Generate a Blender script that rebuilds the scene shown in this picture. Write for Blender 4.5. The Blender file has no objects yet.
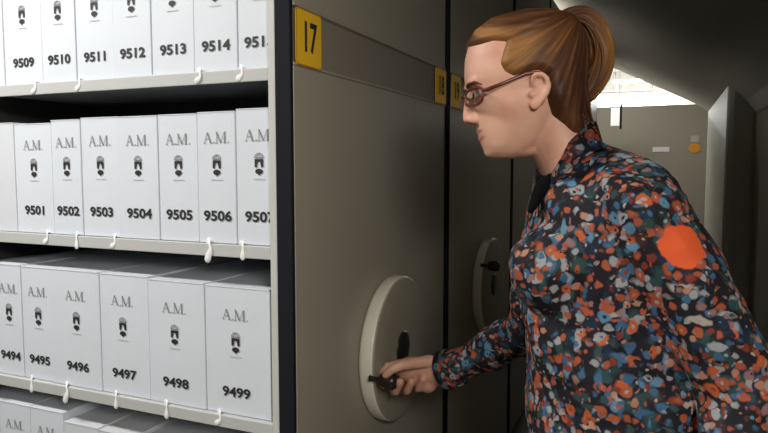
import bpy, bmesh, math, random
from math import sin, cos, pi, radians, sqrt, atan2
from mathutils import Vector, Matrix, noise

random.seed(7)
SC = bpy.context.scene
COL = SC.collection

# ------------------------------------------------------------------ camera geometry
FPX = 653.0
TH = radians(4.4)
s_, c_ = .3955, sqrt(1 - .3955 ** 2)
CAM = Vector((.694, -1.149, 1.40))
VF = Vector((-s_ * cos(TH), c_ * cos(TH), -sin(TH)))
VR = Vector((c_, s_, 0))
VU = Vector((-s_ * sin(TH), c_ * sin(TH), cos(TH)))
HF = Vector((-s_, c_, 0))          # horizontal heading


def ray(px, py):
    return VF + VR * ((px - 384) / FPX) + VU * ((216.5 - py) / FPX)


def P(px, py, d):
    return CAM + ray(px, py) * d


def onY(px, py, y=0.0):
    r = ray(px, py)
    return CAM + r * ((y - CAM.y) / r.y)


def onX(px, py, x=0.0):
    r = ray(px, py)
    return CAM + r * ((x - CAM.x) / r.x)


# ------------------------------------------------------------------ materials
def nmat(name, col, rough=.6, metal=0., spec=.5, bump=0., bscale=60., var=0., vscale=4., emit=None, estr=0., coat=0., sss=0.):
    m = bpy.data.materials.new(name)
    m.use_nodes = True
    nt = m.node_tree
    b = nt.nodes['Principled BSDF']
    b.inputs['Base Color'].default_value = (*col, 1)
    b.inputs['Roughness'].default_value = rough
    b.inputs['Metallic'].default_value = metal
    b.inputs['Specular IOR Level'].default_value = spec
    b.inputs['Coat Weight'].default_value = coat
    if sss:
        b.inputs['Subsurface Weight'].default_value = sss
        b.inputs['Subsurface Radius'].default_value = (.01, .004, .002)
    tc = nt.nodes.new('ShaderNodeTexCoord')
    if var:
        n = nt.nodes.new('ShaderNodeTexNoise')
        n.inputs['Scale'].default_value = vscale
        n.inputs['Detail'].default_value = 4
        nt.links.new(tc.outputs['Object'], n.inputs['Vector'])
        mx = nt.nodes.new('ShaderNodeMix')
        mx.data_type = 'RGBA'
        mx.inputs[6].default_value = (*[c * (1 - var) for c in col], 1)
        mx.inputs[7].default_value = (*[min(1, c * (1 + var)) for c in col], 1)
        nt.links.new(n.outputs['Fac'], mx.inputs[0])
        nt.links.new(mx.outputs[2], b.inputs['Base Color'])
    if bump:
        n2 = nt.nodes.new('ShaderNodeTexNoise')
        n2.inputs['Scale'].default_value = bscale
        nt.links.new(tc.outputs['Object'], n2.inputs['Vector'])
        bp = nt.nodes.new('ShaderNodeBump')
        bp.inputs['Strength'].default_value = bump
        bp.inputs['Distance'].default_value = .002
        nt.links.new(n2.outputs['Fac'], bp.inputs['Height'])
        nt.links.new(bp.outputs['Normal'], b.inputs['Normal'])
    if emit:
        b.inputs['Emission Color'].default_value = (*emit, 1)
        b.inputs['Emission Strength'].default_value = estr
    return m


M = {}
M['carton'] = nmat('white_carton', (.61, .65, .71), .55, bump=.15, bscale=90, var=.05, vscale=7)
M['carton_plain'] = nmat('plain_carton', (.58, .61, .65), .6, bump=.15, bscale=90, var=.05, vscale=7)
M['ink'] = nmat('black_ink', (.02, .02, .022), .6)
M['ink_grey'] = nmat('grey_ink', (.22, .22, .23), .6)
M['ink_faint'] = nmat('faint_ink', (.46, .47, .49), .6)
M['shelf'] = nmat('shelf_enamel', (.47, .48, .475), .42, bump=.05, var=.04)
M['inner'] = nmat('shade_toned_sheet', (.035, .034, .032), .6, var=.1)  # shade inside the shelf bays put into the sheet colour
M['post'] = nmat('post_enamel', (.52, .52, .50), .4, var=.03)
M['rubber'] = nmat('dark_rubber', (.008, .009, .013), .8, spec=.2, bump=.1)
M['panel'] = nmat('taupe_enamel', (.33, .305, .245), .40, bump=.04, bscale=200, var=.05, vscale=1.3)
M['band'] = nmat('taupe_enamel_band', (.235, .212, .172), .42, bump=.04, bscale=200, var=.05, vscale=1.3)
M['wheel'] = nmat('cream_plastic', (.74, .72, .62), .28, spec=.6, var=.03)
M['wheelface'] = nmat('wheel_face', (.31, .285, .225), .40, var=.03)
M['black'] = nmat('black_plastic', (.018, .014, .013), .35, var=.1)
M['yellow'] = nmat('yellow_sign', (.85, .50, .02), .5, var=.05)
M['yellow_edge'] = nmat('orange_border', (.55, .22, .03), .5)
M['tape'] = nmat('white_ribbon', (.80, .80, .80), .5)
M['wall'] = nmat('beige_wall_paint', (.33, .30, .24), .8, bump=.3, bscale=40, var=.06, vscale=2)
M['ceil'] = nmat('ceiling_plaster', (.28, .255, .205), .85, bump=.2, bscale=30, var=.05, vscale=1.5)
M['wall_dark'] = nmat('dark_wall_paint', (.10, .095, .08), .8, var=.05)
M['white'] = nmat('white_paint', (.78, .78, .76), .7, var=.03)
M['jamb'] = nmat('pale_jamb_paint', (.50, .48, .42), .6, var=.04)
M['floor'] = nmat('floor_vinyl', (.09, .083, .07), .4, bump=.05, var=.12, vscale=5)
M['lamp'] = nmat('lit_diffuser', (.9, .9, .9), .5, emit=(1, .98, .94), estr=5)
M['metal'] = nmat('steel', (.45, .45, .45), .35, metal=.9)
M['orange'] = nmat('orange_tag', (.75, .33, .02), .5)
M['skin'] = None


def skin_mat():
    m = nmat('skin', (.60, .34, .245), .48, spec=.4, bump=.12, bscale=260, sss=.08)
    nt = m.node_tree
    b = nt.nodes['Principled BSDF']
    tc = nt.nodes.new('ShaderNodeTexCoord')
    n = nt.nodes.new('ShaderNodeTexNoise')
    n.inputs['Scale'].default_value = 22
    n.inputs['Detail'].default_value = 3
    nt.links.new(tc.outputs['Object'], n.inputs['Vector'])
    r = nt.nodes.new('ShaderNodeValToRGB')
    r.color_ramp.elements[0].position = .3
    r.color_ramp.elements[0].color = (.60, .30, .21, 1)
    r.color_ramp.elements[1].position = .7
    r.color_ramp.elements[1].color = (.68, .40, .29, 1)
    nt.links.new(n.outputs['Fac'], r.inputs['Fac'])
    la = nt.nodes.new('ShaderNodeAttribute')
    la.attribute_name = 'lip'
    mx = nt.nodes.new('ShaderNodeMix')
    mx.data_type = 'RGBA'
    mx.inputs[7].default_value = (.40, .16, .125, 1)
    nt.links.new(la.outputs['Fac'], mx.inputs[0])
    nt.links.new(r.outputs['Color'], mx.inputs[6])
    nt.links.new(mx.outputs[2], b.inputs['Base Color'])
    return m


def hair_mat():
    m = nmat('auburn_hair', (.2, .09, .03), .55, spec=.3)
    nt = m.node_tree
    b = nt.nodes['Principled BSDF']
    tc = nt.nodes.new('ShaderNodeAttribute')
    tc.attribute_name = 'comb'
    mp = nt.nodes.new('ShaderNodeMapping')
    mp.inputs['Scale'].default_value = (1.0, 1.0, 0)
    nt.links.new(tc.outputs['Vector'], mp.inputs['Vector'])
    n = nt.nodes.new('ShaderNodeTexNoise')
    n.inputs['Scale'].default_value = 1.4
    n.inputs['Detail'].default_value = 5
    nt.links.new(mp.outputs['Vector'], n.inputs['Vector'])
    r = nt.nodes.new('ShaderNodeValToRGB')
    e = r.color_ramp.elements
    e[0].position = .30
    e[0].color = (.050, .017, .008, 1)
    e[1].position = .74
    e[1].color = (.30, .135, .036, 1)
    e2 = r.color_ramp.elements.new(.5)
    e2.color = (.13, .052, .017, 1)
    # regional tone: the third comb channel takes a lock from brown to gold
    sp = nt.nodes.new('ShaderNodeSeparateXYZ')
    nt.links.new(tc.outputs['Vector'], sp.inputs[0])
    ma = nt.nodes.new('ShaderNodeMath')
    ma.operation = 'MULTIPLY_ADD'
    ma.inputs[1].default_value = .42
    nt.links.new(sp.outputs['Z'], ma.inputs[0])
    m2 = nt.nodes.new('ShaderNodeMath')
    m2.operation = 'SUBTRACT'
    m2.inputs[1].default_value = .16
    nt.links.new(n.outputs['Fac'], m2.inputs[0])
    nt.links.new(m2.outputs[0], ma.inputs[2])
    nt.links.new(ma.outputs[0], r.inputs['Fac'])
    nt.links.new(r.outputs['Color'], b.inputs['Base Color'])
    bp = nt.nodes.new('ShaderNodeBump')
    bp.inputs['Strength'].default_value = .5
    bp.inputs['Distance'].default_value = .002
    nt.links.new(n.outputs['Fac'], bp.inputs['Height'])
    nt.links.new(bp.outputs['Normal'], b.inputs['Normal'])
    return m


def floral_mat(flower_at):
    m = bpy.data.materials.new('floral_print')
    m.use_nodes = True
    nt = m.node_tree
    L = nt.links.new
    b = nt.nodes['Principled BSDF']
    b.inputs['Roughness'].default_value = .75
    b.inputs['Specular IOR Level'].default_value = .25
    tc = nt.nodes.new('ShaderNodeTexCoord')
    dn = nt.nodes.new('ShaderNodeTexNoise')
    dn.inputs['Scale'].default_value = 45
    dn.inputs['Detail'].default_value = 2
    L(tc.outputs['Object'], dn.inputs['Vector'])
    sub = nt.nodes.new('ShaderNodeVectorMath')
    sub.operation = 'SUBTRACT'
    L(dn.outputs['Color'], sub.inputs[0])
    sub.inputs[1].default_value = (.5, .5, .5)
    sc = nt.nodes.new('ShaderNodeVectorMath')
    sc.operation = 'SCALE'
    sc.inputs['Scale'].default_value = .018
    L(sub.outputs[0], sc.inputs[0])
    ad = nt.nodes.new('ShaderNodeVectorMath')
    ad.operation = 'ADD'
    L(tc.outputs['Object'], ad.inputs[0])
    L(sc.outputs[0], ad.inputs[1])
    prev = None
    base = nt.nodes.new('ShaderNodeRGB')
    base.outputs[0].default_value = (.012, .011, .016, 1)
    prev = base.outputs[0]

    def layer(prev, scale, rot, mscale, thr, soft, cols, off, heart=None):
        mp = nt.nodes.new('ShaderNodeMapping')
        mp.inputs['Rotation'].default_value = rot
        mp.inputs['Scale'].default_value = mscale
        mp.inputs['Location'].default_value = (off, off * 1.7, off * .6)
        L(ad.outputs[0], mp.inputs['Vector'])
        v = nt.nodes.new('ShaderNodeTexVoronoi')
        v.inputs['Scale'].default_value = scale * 1.12
        v.inputs['Randomness'].default_value = .95
        L(mp.outputs['Vector'], v.inputs['Vector'])
        mr = nt.nodes.new('ShaderNodeMapRange')
        mr.inputs[1].default_value = thr - .045
        mr.inputs[2].default_value = thr - .045 + soft * 1.5
        mr.inputs[3].default_value = 1
        mr.inputs[4].default_value = 0
        L(v.outputs['Distance'], mr.inputs[0])
        sep = nt.nodes.new('ShaderNodeSeparateColor')
        L(v.outputs['Color'], sep.inputs[0])
        cr = nt.nodes.new('ShaderNodeValToRGB')
        cr.color_ramp.interpolation = 'CONSTANT'
        els = cr.color_ramp.elements
        n = len(cols)
        els[0].position = 0
        els[0].color = (*cols[0][:3], 1)
        els[1].position = 1 / n
        els[1].color = (*cols[1][:3], 1)
        for i in range(2, n):
            e = els.new(i / n)
            e.color = (*cols[i][:3], 1)
        L(sep.outputs[0], cr.inputs['Fac'])
        # presence by second random channel
        pr = nt.nodes.new('ShaderNodeMath')
        pr.operation = 'GREATER_THAN'
        pr.inputs[1].default_value = heart if heart else .2
        cl = nt.nodes.new('ShaderNodeTexNoise')
        cl.inputs['Scale'].default_value = 14 + 3 * off
        L(mp.outputs['Vector'], cl.inputs['Vector'])
        ca = nt.nodes.new('ShaderNodeMath')
        ca.operation = 'MULTIPLY_ADD'
        ca.inputs[1].default_value = 2.2
        ca.inputs[2].default_value = -1.1
        L(cl.outputs['Fac'], ca.inputs[0])
        cb = nt.nodes.new('ShaderNodeMath')
        cb.operation = 'ADD'
        L(sep.outputs[1], cb.inputs[0])
        L(ca.outputs[0], cb.inputs[1])
        L(cb.outputs[0], pr.inputs[0])
        mu = nt.nodes.new('ShaderNodeMath')
        mu.operation = 'MULTIPLY'
        L(mr.outputs[0], mu.inputs[0])
        L(pr.outputs[0], mu.inputs[1])
        # petal shading of the print: small tonal noise
        mx = nt.nodes.new('ShaderNodeMix')
        mx.data_type = 'RGBA'
        L(mu.outputs[0], mx.inputs[0])
        L(prev, mx.inputs[6])
        L(cr.outputs['Color'], mx.inputs[7])
        return mx.outputs[2]

    coral = (.36, .085, .04)
    red = (.20, .035, .02)
    oran = (.48, .105, .035)
    blue = (.045, .12, .22)
    lblue = (.10, .22, .34)
    navy = (.012, .026, .055)
    gry = (.30, .31, .33)
    pale = (.38, .33, .30)
    teal = (.025, .060, .065)
    peach = (.42, .20, .13)
    pink = (.26, .14, .14)
    drk = (.010, .009, .012)
    prev = layer(prev, 34, (0, 0, 0), (1, 1, 1), .40, .16, [navy, teal, (.06, .02, .015), drk, teal, navy], .3, .25)
    prev = layer(prev, 26, (.5, .9, .2), (1.9, 1.9, .7), .34, .08, [blue, teal, lblue, gry, navy, blue, teal], .0, .45)
    prev = layer(prev, 24, (-.7, .3, .9), (.7, 1.9, 1.9), .31, .08, [blue, gry, teal, navy, teal, pale], 1.4, .5)
    prev = layer(prev, 66, (0, .2, 0), (1, 1, 1), .42, .12, [coral, red, gry, coral, teal, blue, peach, drk, pink], .77, .30)
    prev = layer(prev, 42, (.1, 0, .4), (1, 1, 1), .40, .10, [coral, blue, oran, gry, coral, oran, lblue, coral], 2.1, .55)
    prev = layer(prev, 42, (.1, 0, .4), (1, 1, 1), .13, .07, [pale, red, red, navy, peach, pale, navy, coral], 2.1, .6)
    prev = layer(prev, 90, (.3, .1, 0), (1, 1, 1), .25, .08, [gry, pink, coral, pale, lblue, drk], 3.3, .55)
    # one big orange bloom printed on the shoulder
    ds = nt.nodes.new('ShaderNodeVectorMath')
    ds.operation = 'DISTANCE'
    L(ad.outputs[0], ds.inputs[0])
    ds.inputs[1].default_value = flower_at
    mr = nt.nodes.new('ShaderNodeMapRange')
    mr.inputs[1].default_value = .029
    mr.inputs[2].default_value = .032
    mr.inputs[3].default_value = 1
    mr.inputs[4].default_value = 0
    L(ds.outputs['Value'], mr.inputs[0])
    mx = nt.nodes.new('ShaderNodeMix')
    mx.data_type = 'RGBA'
    L(mr.outputs[0], mx.inputs[0])
    L(prev, mx.inputs[6])
    mx.inputs[7].default_value = (.72, .105, .028, 1)
    L(mx.outputs[2], b.inputs['Base Color'])
    n2 = nt.nodes.new('ShaderNodeTexNoise')
    n2.inputs['Scale'].default_value = 25
    L(tc.outputs['Object'], n2.inputs['Vector'])
    bp = nt.nodes.new('ShaderNodeBump')
    bp.inputs['Strength'].default_value = .4
    bp.inputs['Distance'].default_value = .006
    L(n2.outputs['Fac'], bp.inputs['Height'])
    L(bp.outputs['Normal'], b.inputs['Normal'])
    return m


# ------------------------------------------------------------------ object helpers
def link(name, me, parent=None, loc=(0, 0, 0)):
    o = bpy.data.objects.new(name, me)
    COL.objects.link(o)
    o.location = loc
    if parent:
        o.parent = parent
    return o


def obj(name, bm, mat, parent=None, loc=(0, 0, 0), smooth=False):
    me = bpy.data.meshes.new(name)
    bmesh.ops.recalc_face_normals(bm, faces=bm.faces)
    bm.to_mesh(me)
    bm.free()
    mats = mat if isinstance(mat, (list, tuple)) else [mat]
    for m in mats:
        me.materials.append(m)
    if smooth:
        for p in me.polygons:
            p.use_smooth = True
    return link(name, me, parent, loc)


def tag(o, label, cat, group=None):
    o['label'] = label
    o['category'] = cat
    if group:
        o['group'] = group
    return o


def struct(o):
    o['kind'] = 'structure'
    return o


def empty(name, loc):
    o = bpy.data.objects.new(name, None)
    COL.objects.link(o)
    o.location = loc
    o.empty_display_size = .1
    return o


def box(bm, x0, x1, y0, y1, z0, z1, bev=0., mi=0):
    r = bmesh.ops.create_cube(bm, size=1)
    vs = r['verts']
    for v in vs:
        v.co = Vector(((x0 + x1) / 2 + v.co.x * (x1 - x0), (y0 + y1) / 2 + v.co.y * (y1 - y0), (z0 + z1) / 2 + v.co.z * (z1 - z0)))
    fs = set(f for v in vs for f in v.link_faces)
    for f in fs:
        f.material_index = mi
    if bev:
        es = list(set(e for v in vs for e in v.link_edges))
        rb = bmesh.ops.bevel(bm, geom=es, offset=bev, segments=2, profile=.5, affect='EDGES')
        for f in rb['faces']:
            f.material_index = mi


def bx(name, x0, x1, y0, y1, z0, z1, mat, parent=None, bev=0., loc=(0, 0, 0)):
    bm = bmesh.new()
    box(bm, x0, x1, y0, y1, z0, z1, bev)
    return obj(name, bm, mat, parent, loc)


def prism_xz(bm, pts, y0, y1):
    a = [bm.verts.new((x, y0, z)) for x, z in pts]
    b = [bm.verts.new((x, y1, z)) for x, z in pts]
    n = len(pts)
    bm.faces.new(a)
    bm.faces.new(b[::-1])
    for i in range(n):
        bm.faces.new((a[i], b[i], b[(i + 1) % n], a[(i + 1) % n]))


def ring_pts(c, u, v, ru, rv, n, p=2.):
    out = []
    for i in range(n):
        t = 2 * pi * i / n
        ct, st = cos(t), sin(t)
        out.append(c + u * (ru * math.copysign(abs(ct) ** (2 / p), ct)) + v * (rv * math.copysign(abs(st) ** (2 / p), st)))
    return out


def skin_rings(bm, rings):
    R = [[bm.verts.new(p) for p in r] for r in rings]
    n = len(R[0])
    for a, b in zip(R, R[1:]):
        for i in range(n):
            bm.faces.new((a[i], a[(i + 1) % n], b[(i + 1) % n], b[i]))
    bm.faces.new(R[0][::-1])
    bm.faces.new(R[-1])


def tube(bm, pts, rad, n=14, flat=1., side=None):
    """closed tapered tube with rounded ends; flat squeezes it along `side`"""
    pts = [Vector(p) for p in pts]
    if not isinstance(rad, (list, tuple)):
        rad = [rad] * len(pts)
    d0 = (pts[1] - pts[0]).normalized()
    ref = side if side else (Vector((0, 0, 1)) if abs(d0.z) < .9 else Vector((1, 0, 0)))
    rings = []
    N = len(pts)
    for i in range(N):
        d = (pts[min(i + 1, N - 1)] - pts[max(i - 1, 0)]).normalized()
        u = (ref - d * ref.dot(d)).normalized()
        v = d.cross(u)
        ref = ref if side else u
        if i == 0:
            for a in (80, 55, 28):
                k = radians(a)
                rings.append(ring_pts(pts[0] - d * rad[0] * sin(k), u, v, rad[0] * cos(k) * flat, rad[0] * cos(k), n))
        rings.append(ring_pts(pts[i], u, v, rad[i] * flat, rad[i], n))
        if i == N - 1:
            for a in (28, 55, 80):
                k = radians(a)
                rings.append(ring_pts(pts[i] + d * rad[i] * sin(k), u, v, rad[i] * cos(k) * flat, rad[i] * cos(k), n))
    skin_rings(bm, rings)


def ball(bm, c, ru, rv, rw, u=VR, v=VU, w=VF, seg=16):
    r = bmesh.ops.create_uvsphere(bm, u_segments=seg, v_segments=seg // 2 + 2, radius=1)
    for q in r['verts']:
        q.co = c + u * (q.co.x * ru) + v * (q.co.z * rv) + w * (q.co.y * rw)


def smooth_path(pts, k=6):
    pts = [Vector(p) for p in pts]
    P_ = [pts[0] * 2 - pts[1]] + pts + [pts[-1] * 2 - pts[-2]]
    out = []
    for i in range(1, len(P_) - 2):
        a, b, c, d = P_[i - 1:i + 3]
        for j in range(k):
            t = j / k
            out.append(.5 * ((2 * b) + (c - a) * t + (2 * a - 5 * b + 4 * c - d) * t * t + (3 * b - a - 3 * c + d) * t ** 3))
    out.append(pts[-1])
    return out


def lerp_list(vals, k=6):
    out = []
    for a, b in zip(vals, vals[1:]):
        out += [a + (b - a) * j / k for j in range(k)]
    return out + [vals[-1]]


def remesh(bm, voxel, smooth_it=4, fac=.5):
    """voxel union of everything in bm, returned as a new mesh"""
    me = bpy.data.meshes.new('tmp')
    bmesh.ops.recalc_face_normals(bm, faces=bm.faces)
    bm.to_mesh(me)
    bm.free()
    o = bpy.data.objects.new('tmp', me)
    COL.objects.link(o)
    r = o.modifiers.new('r', 'REMESH')
    r.mode = 'VOXEL'
    r.voxel_size = voxel
    s = o.modifiers.new('s', 'SMOOTH')
    s.iterations = smooth_it
    s.factor = fac
    dg = bpy.context.evaluated_depsgraph_get()
    dg.update()
    out = bpy.data.meshes.new_from_object(o.evaluated_get(dg))
    bpy.data.objects.remove(o)
    for p in out.polygons:
        p.use_smooth = True
    return out


def text_mesh(s, size, bold=0., depth=.0006, xs=1.):
    """flat text standing in the XZ plane, facing -Y, centred on the origin"""
    c = bpy.data.curves.new('t', 'FONT')
    c.body = s
    c.size = size
    c.offset = bold
    c.extrude = depth
    c.align_x = 'CENTER'
    c.align_y = 'CENTER'
    c.resolution_u = 3
    o = bpy.data.objects.new('t', c)
    COL.objects.link(o)
    dg = bpy.context.evaluated_depsgraph_get()
    dg.update()
    me = bpy.data.meshes.new_from_object(o.evaluated_get(dg))
    bpy.data.objects.remove(o)
    me.transform(Matrix.Diagonal((xs, 1, 1, 1)))
    me.transform(Matrix.Rotation(pi / 2, 4, 'X'))
    return me


# ------------------------------------------------------------------ the room
XR = 1.29          # right wall
YE = 6.85          # where the low passage opens into the bright room
YB = -3.4
XL = -3.3
ZC = 2.60


def roof_z(x):
    return 2.58 - .51 * x


struct(bx('floor', XL - .1, 2.6, YB - .1, 13.1, -.1, 0, M['floor']))
# right wall of the passage
struct(bx('wall_right', XR, XR + .12, YB, YE - .12, 0, 2.4, M['wall']))
struct(bx('wall_left', XL - .1, XL, YB, 13, 0, 3.3, M['wall']))
struct(bx('wall_near', XL, XR + .1, YB - .1, YB, 0, 2.75, M['wall_dark']))
# ceiling: flat over the shelving, then sloping down to the right wall in a soft curve
bm = bmesh.new()
prof = [(XL, ZC), (-.35, ZC)]
for i in range(9):
    t = i / 8
    # quadratic bend from flat into the slope
    p0, p1, p2 = Vector((-.35, ZC)), Vector((-.04, ZC)), Vector((.25, roof_z(.25)))
    q = p0 * (1 - t) ** 2 + p1 * 2 * t * (1 - t) + p2 * t * t
    prof.append((q.x, q.y))
prof.append((.9, roof_z(.9)))
for i in range(1, 7):
    t = i / 6
    p0, p1, p2 = Vector((.9, roof_z(.9))), Vector((1.22, roof_z(1.22))), Vector((XR + .02, roof_z(1.22) - .22))
    q = p0 * (1 - t) ** 2 + p1 * 2 * t * (1 - t) + p2 * t * t
    prof.append((q.x, q.y))
top = [(XR + .02, 2.8), (XL, 2.8)]
prism_xz(bm, prof + top, YB, YE)
struct(obj('ceiling', bm, M['ceil'], smooth=False))
for p_ in bpy.data.objects['ceiling'].data.polygons:
    p_.use_smooth = p_.normal.z < -.05 or (abs(p_.normal.y) < .5 and p_.normal.z < .5)
# jamb where the passage ends
struct(bx('trim_1', XR - .19, XR + .02, 4.35, YE + .06, 0, roof_z(XR - .19) + .03, M['jamb'], bev=.045))
# bright room beyond
struct(bx('ceiling_far', XL, 2.6, YE, 13, 3.3, 3.4, M['white']))
struct(bx('wall_far', XL, 2.6, 13, 13.1, 0, 3.4, M['white']))
struct(bx('wall_far_right', 2.5, 2.6, YE, 13, 0, 3.3, M['white']))
struct(bx('wall_over_passage', XL, 2.5, YE + .001, YE + .06, 2.8, 3.3, M['white']))
struct(bx('wall_beside_passage', XR + .02, 2.5, YE - .1, YE + .06, 0, 2.8, M['wall']))


def ceiling_light(x0, x1, y0, y1, z, label, power, col=(1, .97, .92)):
    cx, cy = (x0 + x1) / 2, (y0 + y1) / 2
    e = empty('ceiling_light', (cx, cy, z))
    tag(e, label, 'ceiling light')
    w, h = (x1 - x0) / 2, (y1 - y0) / 2
    bm = bmesh.new()
    box(bm, -w, w, -h, h, -.035, 0, .004)
    obj('housing', bm, M['white'], e)
    bm = bmesh.new()
    box(bm, -w + .02, w - .02, -h + .02, h - .02, -.05, -.036, .004)
    obj('diffuser', bm, M['lamp'], e)
    l = bpy.data.lights.new('tube_light', 'AREA')
    l.shape = 'RECTANGLE'
    l.size = 2 * w - .04
    l.size_y = 2 * h - .04
    l.energy = power
    l.color = col
    lo = bpy.data.objects.new('tube_light', l)
    COL.objects.link(lo)
    lo.parent = e
    lo.location = (0, 0, -.055)
    return e


ceiling_light(-1.75, -.55, -1.02, -.76, ZC, 'fluorescent ceiling light over the aisle in front of the archive boxes', 48)
def added_slope_light(xc, y0, y1, label, power):
    """added tilted fixture under the sloping ceiling, put in to light the end panels"""
    yc, h = (y0 + y1) / 2, (y1 - y0) / 2
    e = empty('added_wall_light', (xc, yc, 1.84))
    e.rotation_euler = (0, radians(66), 0)
    tag(e, label, 'wall light')
    bx('housing', -.11, .11, -h, h, -.04, 0, M['white'], e, .006)
    bx('diffuser', -.09, .09, -h + .02, h - .02, -.054, -.0405, M['lamp'], e, .004)
    l = bpy.data.lights.new('tube_light', 'AREA')
    l.shape = 'RECTANGLE'
    l.size = .18
    l.size_y = 2 * h - .04
    l.energy = power
    l.color = (1, .95, .87)
    lo = bpy.data.objects.new('tube_light', l)
    COL.objects.link(lo)
    lo.parent = e
    lo.location = (0, 0, -.06)


added_slope_light(1.20, -2.0, -1.1, 'added tilted light high on the right wall behind the camera', 30)  # added fixture, out of view, to brighten the end panels
ceiling_light(-.34, -.08, 3.6, 5.2, ZC, 'added narrow light hidden above the shelving row, for the passage roof', 5)  # added lamp behind the unit tops, brightens sloping roof and jamb
ceiling_light(-.6, .4, 7.3, 7.6, 2.8, 'added low light in front of the distant unit, hidden by the roof', 24)  # added unseen lamp for the far unit's front, hanging sign and jamb

# far room fixtures, seen over the far unit
def hanging_light(x0, x1, y, z, label, power, drop):
    cx = (x0 + x1) / 2
    e = empty('hanging_light', (cx, y, z))
    tag(e, label, 'pendant light', 'lights of the bright room beyond the passage')
    w = (x1 - x0) / 2
    bm = bmesh.new()
    box(bm, -w, w, -.07, .07, .03, .07, .008)
    obj('housing', bm, M['white'], e)
    bm = bmesh.new()
    tube(bm, [(-w + .03, -.035, 0), (w - .03, -.035, 0)], .03, 10)
    obj('lamp_tube', bm, M['lamp'], e, smooth=True)
    for sx in (-.8, .8):
        bm = bmesh.new()
        tube(bm, [(sx * w, 0, .07), (sx * w, 0, drop)], .006, 8)
        obj('hanging_wire', bm, M['metal'], e)
    l = bpy.data.lights.new('tube_light', 'AREA')
    l.shape = 'RECTANGLE'
    l.size = 2 * w
    l.size_y = .1
    l.energy = power
    lo = bpy.data.objects.new('tube_light', l)
    COL.objects.link(lo)
    lo.parent = e
    lo.location = (0, 0, -.05)


hanging_light(-.55, .55, 11.0, 2.62, 'nearer glowing tube light seen just above the far unit', 260, .68)
hanging_light(-.30, .25, 12.2, 3.0, 'short glowing tube light behind the nearer one, close to the ceiling', 260, .30)

# ------------------------------------------------------------------ mobile shelving units
UW, PITCH, UH, UL = .985, 1.040, 2.46, 2.10
LIPS = [.112, .482, .852, 1.232, 1.602, 1.972, 2.342]
LIPH = .027


def end_panel_bm():
    """sheet at x=0 with a shallow recessed label band"""
    bm = bmesh.new()
    z0, z1, z2, z3 = .06, 1.606, 1.722, UH
    r = .007
    prof = [(0., z0), (0., z1 - .004), (.004, z1 - .0015), (.003, z1 + .003), (-r, z1 + .006), (-r, z2 - .003), (.003, z2), (.0035, z2 + .003), (0., z2 + .008), (0., z3)]
    ys = [0.0, .004, UW - .004, UW]
    rows = []
    for j, y in enumerate(ys):
        dx = -.004 if j in (0, 3) else 0
        rows.append([bm.verts.new((x + dx, y, z)) for x, z in prof])
    for a, b in zip(rows, rows[1:]):
        for i in range(len(prof) - 1):
            f = bm.faces.new((a[i], b[i], b[i + 1], a[i + 1]))
            if i in (4,):
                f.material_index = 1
    back = [[bm.verts.new((-.022, y, z)) for z in (z0, z3)] for y in (0., UW)]
    bm.faces.new((back[0][0], back[0][1], back[1][1], back[1][0]))
    bm.faces.new([back[0][0]] + rows[0] + [back[0][1]])
    bm.faces.new([back[1][1]] + rows[-1][::-1] + [back[1][0]])
    bm.faces.new([back[0][0]] + [r_[0] for r_ in rows][::1] + [back[1][0]])
    bm.faces.new([back[0][1]] + [r_[-1] for r_ in rows][::1] + [back[1][1]])
    return bm


def lathe_x(bm, prof, n=64, c=(0, 0, 0)):
    """revolve (x, r) around the X axis"""
    rings = []
    for x, r in prof:
        rings.append([bm.verts.new((c[0] + x, c[1] + r * cos(2 * pi * i / n), c[2] + r * sin(2 * pi * i / n))) for i in range(n)])
    for a, b in zip(rings, rings[1:]):
        for i in range(n):
            bm.faces.new((a[i], a[(i + 1) % n], b[(i + 1) % n], b[i]))
    bm.faces.new(rings[0])
    bm.faces.new(rings[-1][::-1])


WR = .197
WC = (0, .49, .903)


def handwheel(parent, ang, at=None):
    w = obj('handwheel', *(lambda b: (lathe_x(b, [(.001, .188), (.004, .194), (.012, WR), (.030, WR), (.036, .1965), (.040, .1950), (.0402, .190), (.03, .186)], 72), b)[1:])(bmesh.new()), M['wheel'], parent, WC, True)
    bm = bmesh.new()
    lathe_x(bm, [(.039, .1948), (.0425, .193), (.044, .188), (.0445, .12), (.0445, .05)], 72)
    obj('wheel_face', bm, M['wheelface'], w, (0, 0, 0), True)
    bm = bmesh.new()
    lathe_x(bm, [(.042, .046), (.047, .046), (.050, .040), (.0505, .015)], 36)
    obj('hub', bm, M['black'], w, (0, 0, 0), True)
    ky, kz = at if at else (.105 * cos(ang), .105 * sin(ang))
    bm = bmesh.new()
    lathe_x(bm, [(.040, .008), (.050, .006), (.066, .006), (.069, .015), (.077, .018), (.092, .0205), (.104, .020), (.112, .015), (.114, .006)], 28)
    obj('crank_knob', bm, M['black'], w, (0, ky, kz), True)
    return w


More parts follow.
